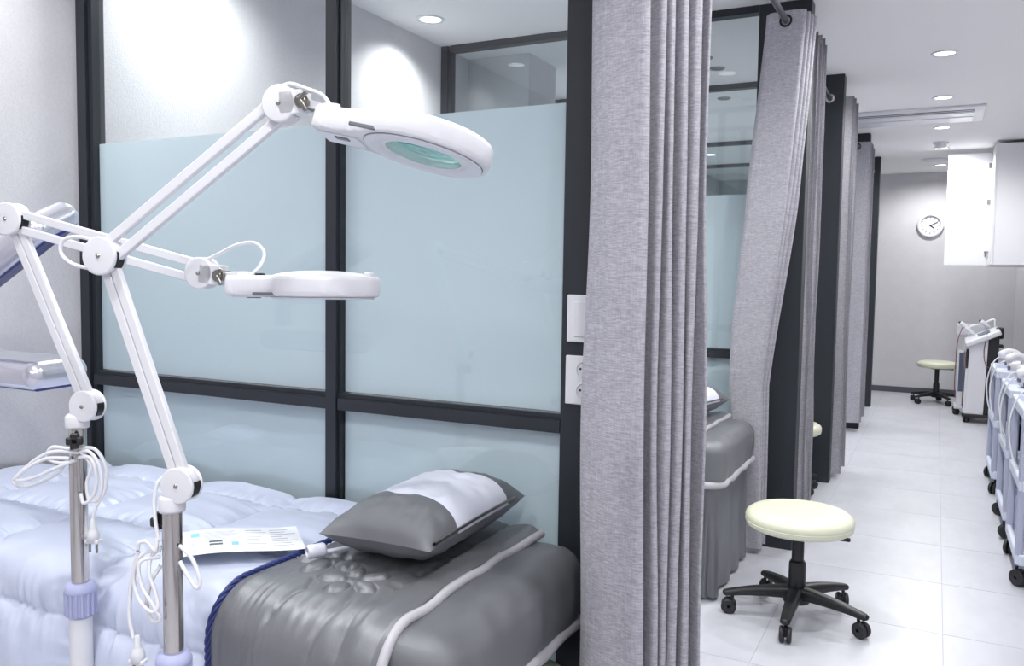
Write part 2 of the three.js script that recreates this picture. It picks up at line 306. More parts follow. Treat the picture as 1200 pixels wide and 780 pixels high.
// ---------------------------------------------------------------- beds
// the cloth that lies on a bed follows this section: s runs from the back edge over the top and down the front
const BZ0 = -1.7, BZ1 = -1.09, BTOP = 0.6, BR = 0.065;     // mattress back, front, top, edge radius (nearest bed)
function bedSection(s, off) {                               // s in metres -> [y, z, ny, nz] relative to z of the back edge = 0
  const flat = (BZ1 - BZ0) - BR, arc = BR * Math.PI / 2;
  if (s < flat) return [BTOP + off, s, 1, 0];
  if (s < flat + arc) { const a = (s - flat) / BR; return [BTOP - BR + (BR + off) * Math.cos(a), flat + (BR + off) * Math.sin(a), Math.cos(a), Math.sin(a)]; }
  return [BTOP - BR - (s - flat - arc), flat + BR + off, 0, 1];
}
const BX0 = -2.385, BX1 = -0.672;
function makeBed(z0, tail, skirt) {
  const t = thing('treatment_bed', tail, 'bed', [0, 0, z0], 0, 'treatment beds in the booths');
  const D = BZ1 - BZ0, mid = D / 2, y0 = 0.43, W = BX1 - BX0;
  const hx = -0.98, HW = BX1 - hx, HT = BTOP + 0.014;
  const g = new THREE.BoxGeometry(HW, HT - y0, D, 50, 24, 60), p = g.attributes.position, r = 0.05, q = new THREE.Vector3(), c = new THREE.Vector3();
  for (let i = 0; i < p.count; i++) {                        // rounded block, the end bulges a little over its lower edge
    q.fromBufferAttribute(p, i); c.set(clamp(q.x, -HW / 2 + r, HW / 2 - r), clamp(q.y, -(HT - y0) / 2 + r, (HT - y0) / 2 - r), clamp(q.z, -D / 2 + r, D / 2 - r));
    const d = q.clone().sub(c); if (d.length() > r) q.copy(c).add(d.setLength(r));
    const x = q.x + (hx + BX1) / 2, y = q.y + (HT + y0) / 2, z = q.z + mid, w = step(BX1 - 0.12, BX1 - 0.03, x);
    p.setXYZ(i, x + w * (0.012 * Math.sin(Math.PI * clamp((y - y0) / (HT - y0))) + 0.007 * (noise(z * 26 + 3 * noise(y * 9, z * 4, 6), y * 6, 3) - 0.5)),
      y + step(HT - 0.06, HT, y) * (0.006 * (noise(x * 16, z * 7, 4) - 0.5) + 0.003 * (noise(x * 40, z * 16, 5) - 0.5)), z + step(D - 0.05, D, z) * 0.007 * (noise(x * 26, y * 7, 7) - 0.5));
  }
  g.deleteAttribute('normal'); const gm = mergeVertices(g, 1e-5); gm.computeVertexNormals();
  const core = rb(hx + 0.1 - BX0, BTOP - 0.035 - y0, D - 0.06, 0.04, (BX0 + hx + 0.1) / 2, (BTOP - 0.035 + y0) / 2, mid - 0.03, 5);
  const m = obj('mattress', [gm, core], M.satin, t);
  const hem = (o) => { const x = BX1 - 0.004 + o, z1 = D - 0.004 + o, y = y0 + 0.02, pts = []; for (let k = 0; k <= 14; k++) pts.push([lerp(BX0, x - 0.06, k / 14), y, z1]); for (let k = 1; k < 6; k++) { const a = k / 6 * Math.PI / 2; pts.push([x - 0.06 + 0.06 * Math.sin(a), y, z1 - 0.06 + 0.06 * Math.cos(a)]); } for (let k = 0; k <= 8; k++) pts.push([x, y + 0.004 * Math.sin(k * 2.2), lerp(z1 - 0.06, 0.02, k / 8)]); return pts; };
  obj('hem_piping', tube(hem(0.002), 0.0145, 160, 10), M.satinLight, m);
  if (skirt) {
    const path = []; for (let k = 0; k <= 40; k++) path.push([lerp(BX0, BX1 - 0.07, k / 40), D - 0.03]); for (let k = 1; k <= 10; k++) { const a = k / 10 * Math.PI / 2; path.push([BX1 - 0.07 + 0.045 * Math.sin(a), D - 0.075 + 0.045 * Math.cos(a)]); } for (let k = 1; k <= 20; k++) path.push([BX1 - 0.025, lerp(D - 0.075, 0.0, k / 20)]);
    const n = path.length - 1;
    obj('skirt', sheet((u, v) => {
      const q = path[Math.round(u * n)], k = Math.round(u * n), a = path[Math.max(0, k - 1)], b = path[Math.min(n, k + 1)];
      const dx = b[0] - a[0], dz = b[1] - a[1], l = Math.hypot(dx, dz), w = (1 - v) * 0.012 * Math.sin(k * 0.9 + noise(k * 0.3, 2, 8) * 4);
      return [q[0] - dz / l * w, lerp(0.015, y0 + 0.01, v), q[1] + dx / l * w];
    }, n, 12), M.satin, t);
  }
  obj('base_frame', rb(W - 0.3, 0.08, D - 0.12, 0.01, (BX0 + BX1) / 2 - 0.1, y0 - 0.04, mid), M.blackPlastic, t);
  for (const x of [BX0 + 0.12, BX1 - 0.42]) for (const z of [0.1, D - 0.1]) obj('leg', rb(0.05, y0 - 0.08, 0.05, 0.006, x, (y0 - 0.08) / 2, z), M.blackPlastic, t);
  return t;
}
makeBed(BZ0, 'treatment bed with grey satin mattress cover under the magnifier lamps', false);
const BED2 = BZ0 - 1.94;
makeBed(BED2, 'grey satin treatment bed with floor length skirt beyond the first curtain', true);

// quilted duvet on the nearest bed
function puff(x, s) {
  const a = Math.abs(Math.sin(Math.PI * (x + 0.06) / 0.36)), b = Math.abs(Math.sin(Math.PI * (s + 0.22) / 0.3));
  const q = Math.pow(a, 0.42) * Math.pow(b, 0.42);
  const nearX = Math.exp(-Math.pow(a / 0.34, 2)), nearS = Math.exp(-Math.pow(b / 0.36, 2));
  const pucker = 0.0075 * (nearX * (noise(x * 9, s * 75, 61) - 0.5) + nearS * (noise(x * 75, s * 8, 62) - 0.5)) * 2;
  return 0.034 * q + pucker + 0.012 * (fbm(x * 7, s * 8, 63) - 0.5) + 0.006 * (noise(x * 9 + 4 * noise(x * 3, s * 5, 66), s * 30, 64) - 0.5) * (1 - step(0.5, 0.62, s)) + 0.008 * (noise(x * 24 + 3 * noise(s * 5, x * 4, 67), s * 5, 65) - 0.5) * step(0.5, 0.66, s);
}
{
  const len = 0.6 + 0.55;
  const xe = -1.125;
  const g = sheet((u, v) => {
    const x = lerp(BX0, xe, u), s = v * len, off = -0.006 + puff(x, s);
    const [y, z] = bedSection(s, off + step(0.56, 0.72, s) * 0.028); return [x, y, z + BZ0];
  }, 340, 260, (u, v) => [u * 1.37, v * len]);
  const d = thing('duvet', 'pale blue quilted satin duvet on the nearest treatment bed', 'duvet', [0, 0, 0]);
  obj('cover', g, M.duvet, d);
}
// grey satin throw over the head half, with navy rope along one edge and pale piping along the other
const petals = [];
const flower = (x, s, r) => { for (let k = 0; k < 5; k++) { const a = k * 1.257 + 0.4; petals.push([x + r * Math.cos(a), s + r * Math.sin(a), r * 0.62, a]); } };
flower(-1.05, 0.4, 0.05); flower(-0.95, 0.47, 0.042); flower(-1.07, 0.76, 0.045); flower(-0.93, 0.72, 0.04); flower(-1.05, 0.12, 0.04);
const stems = [[[-1.02, 0.5], [-1.0, 0.54], [-1.02, 0.6], [-1.04, 0.66]], [[-0.92, 0.5], [-0.9, 0.56], [-0.92, 0.63]]];
function throwRelief(x, s) {
  let h = 0;
  for (const [px, ps, r, a] of petals) { const ex = x - px, es = s - ps, d = Math.hypot(ex * Math.cos(a) + es * Math.sin(a), (es * Math.cos(a) - ex * Math.sin(a)) * 1.6) / r; if (d < 1.5) h += 0.0065 * Math.exp(-Math.pow(d, 4)) - 0.004 * Math.exp(-Math.pow((d - 1.08) / 0.16, 2)); }
  for (const st of stems) for (let i = 1; i < st.length; i++) {
    const [ax, as] = st[i - 1], [cx, cs] = st[i], t = clamp(((x - ax) * (cx - ax) + (s - as) * (cs - as)) / ((cx - ax) ** 2 + (cs - as) ** 2));
    const d = Math.hypot(x - lerp(ax, cx, t), s - lerp(as, cs, t)); if (d < 0.03) h -= 0.005 * Math.exp(-Math.pow(d / 0.007, 2)) * 0.7;
  }
  return h;
}
function makeThrow(z0, label, group) {
  const xa = -1.142, len = 0.535 + 0.118 + 0.3;
  const xb = (s) => -0.785 - 0.008 * Math.sin(s * 7);
  const seam = -0.862;
  const pt = (x, s, extra = 0) => {
    const bulge = 0.026 + 0.01 * Math.pow(Math.abs(Math.sin(Math.PI * (x - xa) / (seam - xa))), 0.6) * (x < seam ? 1 : 0) + (x >= seam ? 0.008 * Math.sin(Math.PI * clamp((x - seam) / 0.07)) : 0);
    const seamPucker = 0.003 * Math.exp(-Math.pow((x - seam) / 0.02, 2)) * (noise(s * 60, 3, 71) - 0.5) * 2;
    const off = bulge + throwRelief(x, s) + 0.012 * (fbm(x * 9, s * 6, 72) - 0.5) + 0.0045 * (noise(x * 34 + 6 * noise(s * 6, x * 5, 75), s * 7, 73) - 0.5) + 0.0028 * (noise(x * 90 + 5 * noise(s * 9, x * 9, 76), s * 14, 74) - 0.5) + seamPucker + extra;
    const [y, z] = bedSection(s, off); return [x, y, z];
  };
  const t = thing('satin_throw', label, 'throw', [0, 0, z0], 0, group);
  obj('cloth', sheet((u, v) => pt(lerp(xa, xb(v * len), u), v * len), 170, 260, (u, v) => [u * 0.35, v * len]), M.satin, t);
  const rope = [];
  const N = 240, strands = [[], [], []];
  for (let k = 0; k <= N; k++) {
    const s = lerp(0.0, len, k / N), [y, z, ny, nz] = bedSection(s, 0.03);
    for (let q = 0; q < 3; q++) { const a = s / 0.028 * Math.PI * 2 / 1.5 + q * 2.094, r = 0.0034; strands[q].push([xa - 0.004 + r * Math.cos(a), y + ny * r * Math.sin(a), z + nz * r * Math.sin(a)]); }
  }
  obj('rope_trim', strands.map((p) => tube(p, 0.0036, N, 6)), M.rope, t);
  const pp = []; for (let k = 0; k <= 40; k++) { const s = lerp(0, len, k / 40), q = pt(xb(s), s, -0.004); pp.push([q[0] + 0.004 + 0.002 * Math.sin(k * 0.7), q[1] - 0.004 + 0.001 * Math.sin(k * 0.9), q[2]]); }
  obj('piping', tube(pp, 0.0095, 160, 10), M.satinLight, t);
  return t;
}
makeThrow(BZ0, 'quilted grey satin throw with navy rope edge on the nearest bed', 'satin throws on the beds');
makeThrow(BED2, 'grey satin throw with pale piping on the second bed', 'satin throws on the beds').position.x = 0.0;

// pillow: long axis = local z
function makePillow(name, p, turn, tilt, label, group) {
  const t = thing(name, label, 'pillow', p, turn, group);
  const L = 0.45, W = 0.25, Hh = 0.066;
  const body = (sign, u0, u1, nu) => sheet((u, v) => {
    const b = lerp(u0, u1, u) * 2 - 1, a = (v * 2 - 1);
    const ex = 1 - 0.04 * (1 - b * b), ez = 1 - 0.04 * (1 - a * a);
    const h = Math.pow(clamp(1 - Math.pow(Math.abs(a), 3.2)), 0.6) * Math.pow(clamp(1 - Math.pow(Math.abs(b), 4.5)), 0.6);
    const wr = 0.004 * (noise(a * 5 + 9, b * 9, 81) - 0.5) + 0.006 * Math.exp(-Math.pow((Math.abs(b) - 0.8) / 0.2, 2)) * (noise(a * 11, b * 3, 82) - 0.5);
    return [a * W / 2 * ex * sign, (sign > 0 ? 1 : -0.82) * (Hh * h + wr * 1.8 * h), b * L / 2 * ez];
  }, nu, 40);
  const g1 = body(1, 0, 0.27, 20), g2 = body(1, 0.27, 0.8, 36), g3 = body(1, 0.8, 1, 16), gb = body(-1, 0, 1, 60);
  obj('case', [g1, g3, gb], M.satin, t); obj('white_band', g2, M.satinWhite, t);
  const zip = []; for (let k = 0; k <= 20; k++) { const b = lerp(-0.92, 0.72, k / 20); zip.push([-W / 2 * (1 - 0.04 * (1 - b * b)) - 0.0005, 0.01, b * L / 2]); }
  obj('zip', tube(zip, 0.0035, 60, 6), M.steel, t);
  t.rotation.order = 'YXZ'; t.rotation.x = tilt; return t;
}
M.satin.side = M.satinWhite.side = THREE.DoubleSide;
makePillow('pillow', [-0.945, 0.697, -1.488], Math.PI + R(3), 0.0, 'grey satin pillow with white band on the nearest bed', 'satin pillows');
makePillow('pillow', [-0.94, 0.697, -3.40], Math.PI + R(-12), 0.0, 'grey satin pillow with white band on the second bed', 'satin pillows');
{
  // leaflet: printed sheet
  const c = document.createElement('canvas'); c.width = 512; c.height = 340; const x = c.getContext('2d');
  x.fillStyle = '#e9ebf2'; x.fillRect(0, 0, 512, 340);
  x.fillStyle = '#86c4d4'; x.fillRect(70, 40, 34, 60); x.fillRect(226, 200, 28, 50);
  x.fillStyle = '#55585f'; x.fillRect(140, 170, 52, 26); x.fillRect(140, 208, 52, 26);
  x.fillStyle = '#8d919d';
  for (let k = 0; k < 8; k++) { x.fillRect(120, 40 + k * 15, 60 + 90 * hash(k, 1), 6); x.fillRect(290, 40 + k * 32, 40 + 50 * hash(k, 2), 7); x.fillRect(390, 40 + k * 32, 40 + 70 * hash(k, 3), 7); x.fillRect(60, 190 + k * 16, 40 * hash(k, 4) + 20, 6); }
  const tx = new THREE.CanvasTexture(c); tx.colorSpace = THREE.SRGBColorSpace;
  const t = thing('leaflet', 'printed white leaflet lying on the pale duvet', 'leaflet', [-1.28, 0.645, -1.268], Math.atan2(0.181, 0.177) + R(3));
  obj('sheet', sheet((u, v) => [(u - 0.5) * 0.255, 0.0, -(v - 0.5) * 0.165].map((q, i) => i === 1 ? 0.004 * Math.sin(u * 5) - 0.004 * (u - 0.5) : q), 20, 6), std({ map: tx, roughness: 0.6, side: THREE.DoubleSide }), t);
  const r = thing('rolled_headband', 'small white rolled towelling headband at the foot of the pillow', 'headband', [-1.073, 0.657, -1.268], R(-28));
  obj('roll', lathe([[0.005, -0.018], [0.011, -0.019], [0.0135, -0.015], [0.0135, 0.015], [0.011, 0.019], [0.005, 0.018], [0.005, -0.018]], 24).rotateX(Math.PI / 2), M.satinWhite, r);
  obj('loose_end', rb(0.016, 0.006, 0.07, 0.003, -0.008, -0.009, -0.04), M.satinWhite, r);
}

// ---------------------------------------------------------------- magnifier lamps
function bar(a, b, w, d, n) {                                 // flat bar in the arm plane between two points (t, y)
  const L = Math.hypot(b[0] - a[0], b[1] - a[1]);
  return rb(L, w, d, 0.002).rotateZ(Math.atan2(b[1] - a[1], b[0] - a[0])).translate((a[0] + b[0]) / 2, (a[1] + b[1]) / 2, n);
}
function disc(t, y, r, n0, n1, k = 36) { return lathe([[0, 0], [r - 0.003, 0], [r, 0.003], [r, n1 - n0 - 0.003], [r - 0.003, n1 - n0], [0, n1 - n0]], k).rotateX(Math.PI / 2).translate(t, y, n0); }
function starBase(t, r, y, mat) {
  const hub = obj('base_hub', cyl(0.05, 0.035, 0.055, 0.115), mat, t);
  for (let k = 0; k < 5; k++) {
    const a = k * 1.2566 + 0.3;
    obj('foot', rb(r, 0.028, 0.036, 0.008, r / 2, 0.078, 0).rotateY(a), mat, t);
    castor(t, r * Math.cos(a), -r * Math.sin(a), 0.064, a);
  }
  return hub;
}
function castor(t, x, z, top, a = 0, R0 = 0.027) {
  const c = new THREE.Group(); c.name = 'castor'; t.add(c); c.position.set(x, 0, z); c.rotation.y = a + 0.6;
  const wheel = (s) => lathe([[0.006, 0], [R0 - 0.005, 0], [R0, 0.004], [R0, 0.013], [R0 - 0.006, 0.017], [0.006, 0.015]], 24).rotateX(Math.PI / 2).translate(0, R0, s > 0 ? 0.004 : -0.02);
  obj('wheel', wheel(1), M.castor, c); obj('wheel', wheel(-1), M.castor, c);
  obj('yoke', [rb(0.03, 0.03, 0.008, 0.003, 0.006, R0 + 0.006, 0), cyl(0.006, 0.006, R0, top, 0.012, 0, 12)], M.castor, c);
  return c;
}
function lampHead(parent, at, tilt, roll, covered) {
  // outline in (x = along, z = across): squared neck widening to a round ring
  const sh = new THREE.Shape(), R1 = 0.1, cx = 0.172, w = 0.04;
  const pts = []; pts.push([0.012, -w], [0.0, -w + 0.012], [0.0, w - 0.012], [0.012, w]);
  const up = []; const a0 = 2.25;
  for (let k = 0; k <= 44; k++) { const a = lerp(a0, -a0, k / 44); up.push([cx + R1 * Math.cos(a), R1 * Math.sin(a)]); }
  sh.moveTo(0.012, -w); sh.quadraticCurveTo(0, -w, 0, -w + 0.012); sh.lineTo(0, w - 0.012); sh.quadraticCurveTo(0, w, 0.012, w);
  sh.bezierCurveTo(0.05, w + 0.002, 0.075, w + 0.012, up[0][0], up[0][1]);
  for (const p of up.slice(1)) sh.lineTo(p[0], p[1]);
  sh.bezierCurveTo(0.075, -w - 0.012, 0.05, -w - 0.002, 0.012, -w);
  const hole = new THREE.Path(); hole.absarc(cx, 0, 0.064, 0, Math.PI * 2, true); sh.holes.push(hole);
  const g = new THREE.ExtrudeGeometry(sh, { depth: 0.02, bevelEnabled: true, bevelThickness: 0.008, bevelSize: 0.006, bevelOffset: -0.006, bevelSegments: 5, curveSegments: 48 });
  g.rotateX(-Math.PI / 2);                                      // shape plane -> horizontal, extruded upwards
  const head = obj('lamp_head', toCreasedNormals(g, 0.6), M.whitePlastic, parent);
  head.position.set(...at); head.rotation.set(0, 0, 0); head.rotation.order = 'ZXY'; head.rotation.z = tilt; head.rotation.x = roll;
  const dome = (r0, h) => { const q = []; for (let k = 0; k <= 12; k++) { const a = k / 12 * Math.PI / 2; q.push([r0 * Math.sin(a), 0.026 + h * Math.cos(a)]); } return lathe(q.reverse(), 48).translate(cx, 0, 0); };
  if (covered) { obj('lens_cover', dome(0.088, 0.012), M.whitePlastic, head); obj('cover_tab', rb(0.012, 0.009, 0.022, 0.003, cx + 0.086, 0.031, 0), M.whitePlastic, head); }
  else obj('lens_ring', new THREE.TorusGeometry(0.068, 0.004, 8, 48).rotateX(Math.PI / 2).translate(cx, 0.027, 0), M.whitePlastic, head);
  const lens = []; for (let k = 0; k <= 10; k++) { const q = k / 10; lens.push([0.064 * q, -0.001 - 0.005 * (1 - q * q)]); } for (let k = 10; k >= 0; k--) { const q = k / 10; lens.push([0.064 * q, 0.004 + 0.005 * (1 - q * q)]); }
  obj('lens', lathe(lens, 48).translate(cx, 0.004, 0), M.lens, head);
  obj('tube_cover', lathe([[0.066, -0.007], [0.07, -0.012], [0.088, -0.012], [0.093, -0.007], [0.066, -0.007]], 56).translate(cx, 0, 0), M.diffuser, head);
  obj('underside_plate', [rb(0.065, 0.004, 0.05, 0.0015, 0.04, -0.0082, 0)], M.diffuser, head);
  obj('vent', rb(0.022, 0.003, 0.012, 0.001, 0.045, -0.0105, 0.012), M.offLamp, head);
  obj('seam_clip', rb(0.06, 0.006, 0.004, 0.0015, cx - 0.06, -0.004, 0.083).rotateY(0), M.offLamp, head);
  obj('switch', rb(0.016, 0.006, 0.009, 0.002, 0.05, 0.03, 0), M.blackPlastic, head);
  return head;
}
function magnifier(label, p, turn, J, E, Hd, bolt, headAt, tilt, roll, poleTop, collar, knobSide, cords) {
  const t = thing('magnifier_lamp', label, 'lamp', p, turn, 'magnifier lamps on stands');
  starBase(t, 0.19, 0, M.whitePlastic);
  obj('lower_tube', cyl(0.021, 0.021, 0.1, collar), M.whitePlastic, t);
  const ribs = []; for (let k = 0; k < 16; k++) { const a = k / 16 * Math.PI * 2; ribs.push(cyl(0.003, 0.003, collar - 0.05, collar - 0.006, 0.0265 * Math.cos(a), 0.0265 * Math.sin(a), 8)); }
  obj('height_collar', [lathe([[0.016, collar + 0.012], [0.024, collar + 0.012], [0.029, collar], [0.029, collar - 0.006], [0.0262, collar - 0.008], [0.0262, collar - 0.048], [0.022, collar - 0.056], [0.0205, collar - 0.056]], 40), ...ribs], M.lavender, t);
  obj('chrome_pole', cyl(0.016, 0.016, collar, poleTop - 0.002, 0, 0, 32), M.chrome, t);
  obj('arm_socket', [lathe([[0, poleTop - 0.002], [0.0205, poleTop - 0.002], [0.0215, poleTop + 0.002], [0.0215, poleTop + 0.02], [0.017, poleTop + 0.025], [0, poleTop + 0.025]], 32), bar([0, poleTop + 0.015], J, 0.034, 0.018, 0)], M.whitePlastic, t);
  const kn = obj('clamp_knob', [rodBetween([0, 0, 0], [0.026, 0, 0], 0.007), rb(0.012, 0.03, 0.016, 0.004, 0.03, 0, 0), rb(0.012, 0.016, 0.03, 0.004, 0.03, 0, 0)], M.blackPlastic, t);
  kn.position.set(0, poleTop - 0.022, 0); kn.rotation.y = knobSide;
  // arms: pairs of parallel bars
  const pair = (a, b, n, gap, nm) => {
    const L = Math.hypot(b[0] - a[0], b[1] - a[1]), nx = -(b[1] - a[1]) / L * gap, ny = (b[0] - a[0]) / L * gap;
    for (const s of [-1, 1]) obj(nm, bar([a[0] + s * nx, a[1] + s * ny], [b[0] + s * nx, b[1] + s * ny], 0.0155, 0.012, n), M.whitePaint, t);
  };
  pair(J, E, -0.004, 0.0085, 'lower_arm'); pair(E, Hd, 0.0, 0.0145, 'upper_arm');
  for (const [q, r] of [[J, 0.03], [E, 0.0315], [Hd, 0.029]]) {
    const d = obj('joint_cover', [disc(q[0], q[1], r, 0.0085, 0.017), disc(q[0], q[1], r, -0.017, -0.0085)], M.whitePlastic, t);
    obj('joint_core', disc(q[0], q[1], r * 0.95, -0.0084, 0.0084), M.whitePlastic, d);
    obj('joint_slot', new THREE.CylinderGeometry(r * 0.985, r * 0.985, 0.0166, 20, 1, false, 0.9, 0.9).rotateX(Math.PI / 2).translate(q[0], q[1], 0), M.blackPlastic, d);
    obj('screw', lathe([[0, 0.003], [0.0025, 0.0025], [0.004, 0]].reverse(), 16).rotateX(Math.PI / 2).translate(q[0], q[1], 0.017), M.steel, d);
  }
  const nk = obj('head_bracket', [bar(Hd, bolt, 0.036, 0.034, 0), bar(bolt, [headAt[0] + 0.012, headAt[1] + 0.03], 0.012, 0.012, 0), cyl(0.016, 0.014, headAt[1] + 0.014, headAt[1] + 0.036, headAt[0] + 0.018, 0)], M.whitePlastic, t);
  obj('bolt', [disc(bolt[0], bolt[1], 0.009, -0.024, 0.024, 6), disc(bolt[0], bolt[1], 0.011, 0.018, 0.021)], M.steel, nk);
  obj('wing_nut', [rb(0.02, 0.007, 0.005, 0.002).rotateZ(0.7).translate(bolt[0] + 0.006, bolt[1] + 0.006, 0.027), rb(0.02, 0.007, 0.005, 0.002).rotateZ(-1.0).translate(bolt[0] + 0.006, bolt[1] - 0.008, 0.027)], M.steel, nk);
  lampHead(t, headAt, tilt, roll, tilt > 0);
  obj('arm_cable', cords.arm.map((c) => tube(c, 0.0032, 60, 8)), M.cord, t);
  const pc = obj('power_cord', cords.power.map((c) => tube(c, 0.0034, 90, 8)), M.cord, t);
  obj('plug', [lathe([[0, 0.03], [0.004, 0.03], [0.006, 0.01], [0.008, 0.008], [0.011, 0.0], [0.012, -0.014], [0.0, -0.014]].reverse(), 20).translate(...cords.plug), rb(0.028, 0.008, 0.016, 0.003, cords.plug[0], cords.plug[1] - 0.014, cords.plug[2])], M.whitePlastic, pc);
  obj('plug_pin', [cyl(0.0024, 0.0024, -0.036, -0.016, -0.0075).translate(...cords.plug), cyl(0.0024, 0.0024, -0.036, -0.016, 0.0075).translate(...cords.plug)], M.steel, pc);
  return t;
}
const c1 = (u, v, n) => [u, v, n];
magnifier('white magnifier lamp with its head raised high above the bed', [-1.106, 0, -0.95], R(15), [0.0182, 0.8561], [-0.1184, 1.2269], [0.2006, 1.4626], [0.24, 1.464], [0.262, 1.425, 0], R(-12), R(-9), 0.812, 0.56, R(168), {
  arm: [[[0.19, 1.485, 0.0], [0.215, 1.492, 0.01], [0.245, 1.483, 0.012], [0.268, 1.474, 0.006], [0.279, 1.46, 0]], [[-0.135, 1.252, 0.0], [-0.165, 1.258, 0.004], [-0.192, 1.252, 0.006], [-0.197, 1.232, 0.006], [-0.178, 1.214, 0.004], [-0.14, 1.206, 0.0], [-0.115, 1.205, 0.0]], [[0.0, 0.875, -0.012], [-0.022, 0.86, 0.0], [-0.028, 0.83, 0.006], [-0.022, 0.79, 0.012], [-0.016, 0.765, 0.014]]],
  power: [[[-0.018, 0.77, 0.014], [-0.02, 0.748, 0.018], [-0.035, 0.762, 0.02], [-0.048, 0.758, 0.02], [-0.05, 0.748, 0.02]],
    [[0.017, 0.755, 0.006], [0.038, 0.742, 0.01], [0.052, 0.72, 0.012], [0.057, 0.695, 0.012], [0.052, 0.69, 0.012], [0.034, 0.708, 0.01], [0.016, 0.728, 0.004]],
    [[-0.017, 0.745, 0.008], [-0.04, 0.742, 0.018], [-0.055, 0.72, 0.02], [-0.058, 0.69, 0.02], [-0.044, 0.662, 0.024], [-0.02, 0.648, 0.026], [-0.012, 0.655, 0.024], [-0.018, 0.68, 0.022], [-0.03, 0.71, 0.02], [-0.03, 0.735, 0.014], [-0.016, 0.75, 0.006]],
    [[-0.016, 0.735, 0.01], [-0.045, 0.728, 0.022], [-0.04, 0.69, 0.026], [-0.02, 0.66, 0.026], [-0.01, 0.635, 0.022], [-0.024, 0.63, 0.02], [-0.036, 0.65, 0.018], [-0.032, 0.69, 0.014], [-0.016, 0.72, 0.01]],
    [[-0.05, 0.745, 0.02], [-0.06, 0.71, 0.02], [-0.066, 0.67, 0.02], [-0.066, 0.63, 0.022], [-0.058, 0.6, 0.024]]],
  plug: [-0.05, 0.575, 0.024] });
magnifier('white magnifier lamp with its head lowered level, black knob on front', [-1.454, 0, -1.03], R(15), [0.0238, 0.9468], [-0.1359, 1.2989], [0.2699, 1.2015], [0.311, 1.1975], [0.333, 1.17, 0], R(0.4), R(-1), 0.905, 0.59, R(-60), {
  arm: [[[0.27, 1.223, 0.0], [0.3, 1.236, 0.0], [0.34, 1.254, 0.0], [0.376, 1.256, 0.0], [0.392, 1.238, 0.0], [0.38, 1.212, 0.0], [0.36, 1.196, 0.0]], [[0.0, 0.965, -0.01], [0.03, 0.972, -0.01], [0.05, 0.955, -0.012], [0.045, 0.93, -0.012]]],
  power: [[[0.012, 0.858, 0.012], [-0.03, 0.86, 0.024], [-0.07, 0.845, 0.02], [-0.11, 0.815, 0.02], [-0.128, 0.795, 0.02], [-0.11, 0.786, 0.02], [-0.07, 0.797, 0.02], [-0.03, 0.818, 0.02], [-0.012, 0.838, 0.016]],
    [[0.0, 0.865, 0.018], [-0.04, 0.866, 0.022], [-0.05, 0.848, 0.022], [-0.02, 0.838, 0.022], [0.01, 0.844, 0.018]], [[0.0, 0.848, 0.02], [-0.05, 0.845, 0.024], [-0.1, 0.818, 0.024], [-0.118, 0.8, 0.024], [-0.08, 0.806, 0.026], [-0.03, 0.828, 0.024], [0.004, 0.842, 0.02]],
    [[0.012, 0.86, 0.012], [0.035, 0.862, 0.014], [0.056, 0.84, 0.014], [0.062, 0.8, 0.014], [0.052, 0.77, 0.014], [0.036, 0.768, 0.014], [0.03, 0.8, 0.014], [0.04, 0.835, 0.014], [0.016, 0.86, 0.012]],
    [[0.012, 0.866, 0.01], [0.045, 0.866, 0.01], [0.068, 0.835, 0.01], [0.066, 0.79, 0.01], [0.05, 0.76, 0.012], [0.042, 0.74, 0.012], [0.04, 0.728, 0.012]], [[0.014, 0.85, 0.014], [0.04, 0.85, 0.016], [0.052, 0.82, 0.016], [0.046, 0.78, 0.016], [0.024, 0.762, 0.016], [0.016, 0.78, 0.014]]],
  plug: [0.04, 0.703, 0.012] });

// ---------------------------------------------------------------- light therapy lamp with silver wing panels (stand left of the frame)
{
  const t = thing('therapy_lamp', 'silver light therapy lamp wings with navy undersides beside the wall', 'therapy lamp', [-2.1, 0, -0.9]);
  starBase(t, 0.26, 0, M.whitePlastic);
  obj('pole', cyl(0.02, 0.02, 0.1, 1.12), M.chrome, t);
  obj('arm', [rodBetween([0, 1.11, 0], [0, 1.11, -0.3], 0.016), cyl(0.03, 0.03, 1.02, 1.2, 0, -0.3)], M.silver, t);
  const wing = (x, y, a, L, roll) => {
    const w = obj('wing_panel', rb(L, 0.066, 0.15, 0.032, L / 2, 0, 0, 8), M.silver, t);
    w.position.set(x, y, -0.3); w.rotation.order = 'ZXY'; w.rotation.z = a; w.rotation.x = roll;
    obj('light_face', rb(L - 0.036, 0.018, 0.104, 0.007, L / 2, -0.027, 0), M.navy, w);
  };
  wing(-0.06, 0.972, 0, 0.42, R(2)); wing(-0.045, 1.13, R(26), 0.44, R(26));
}

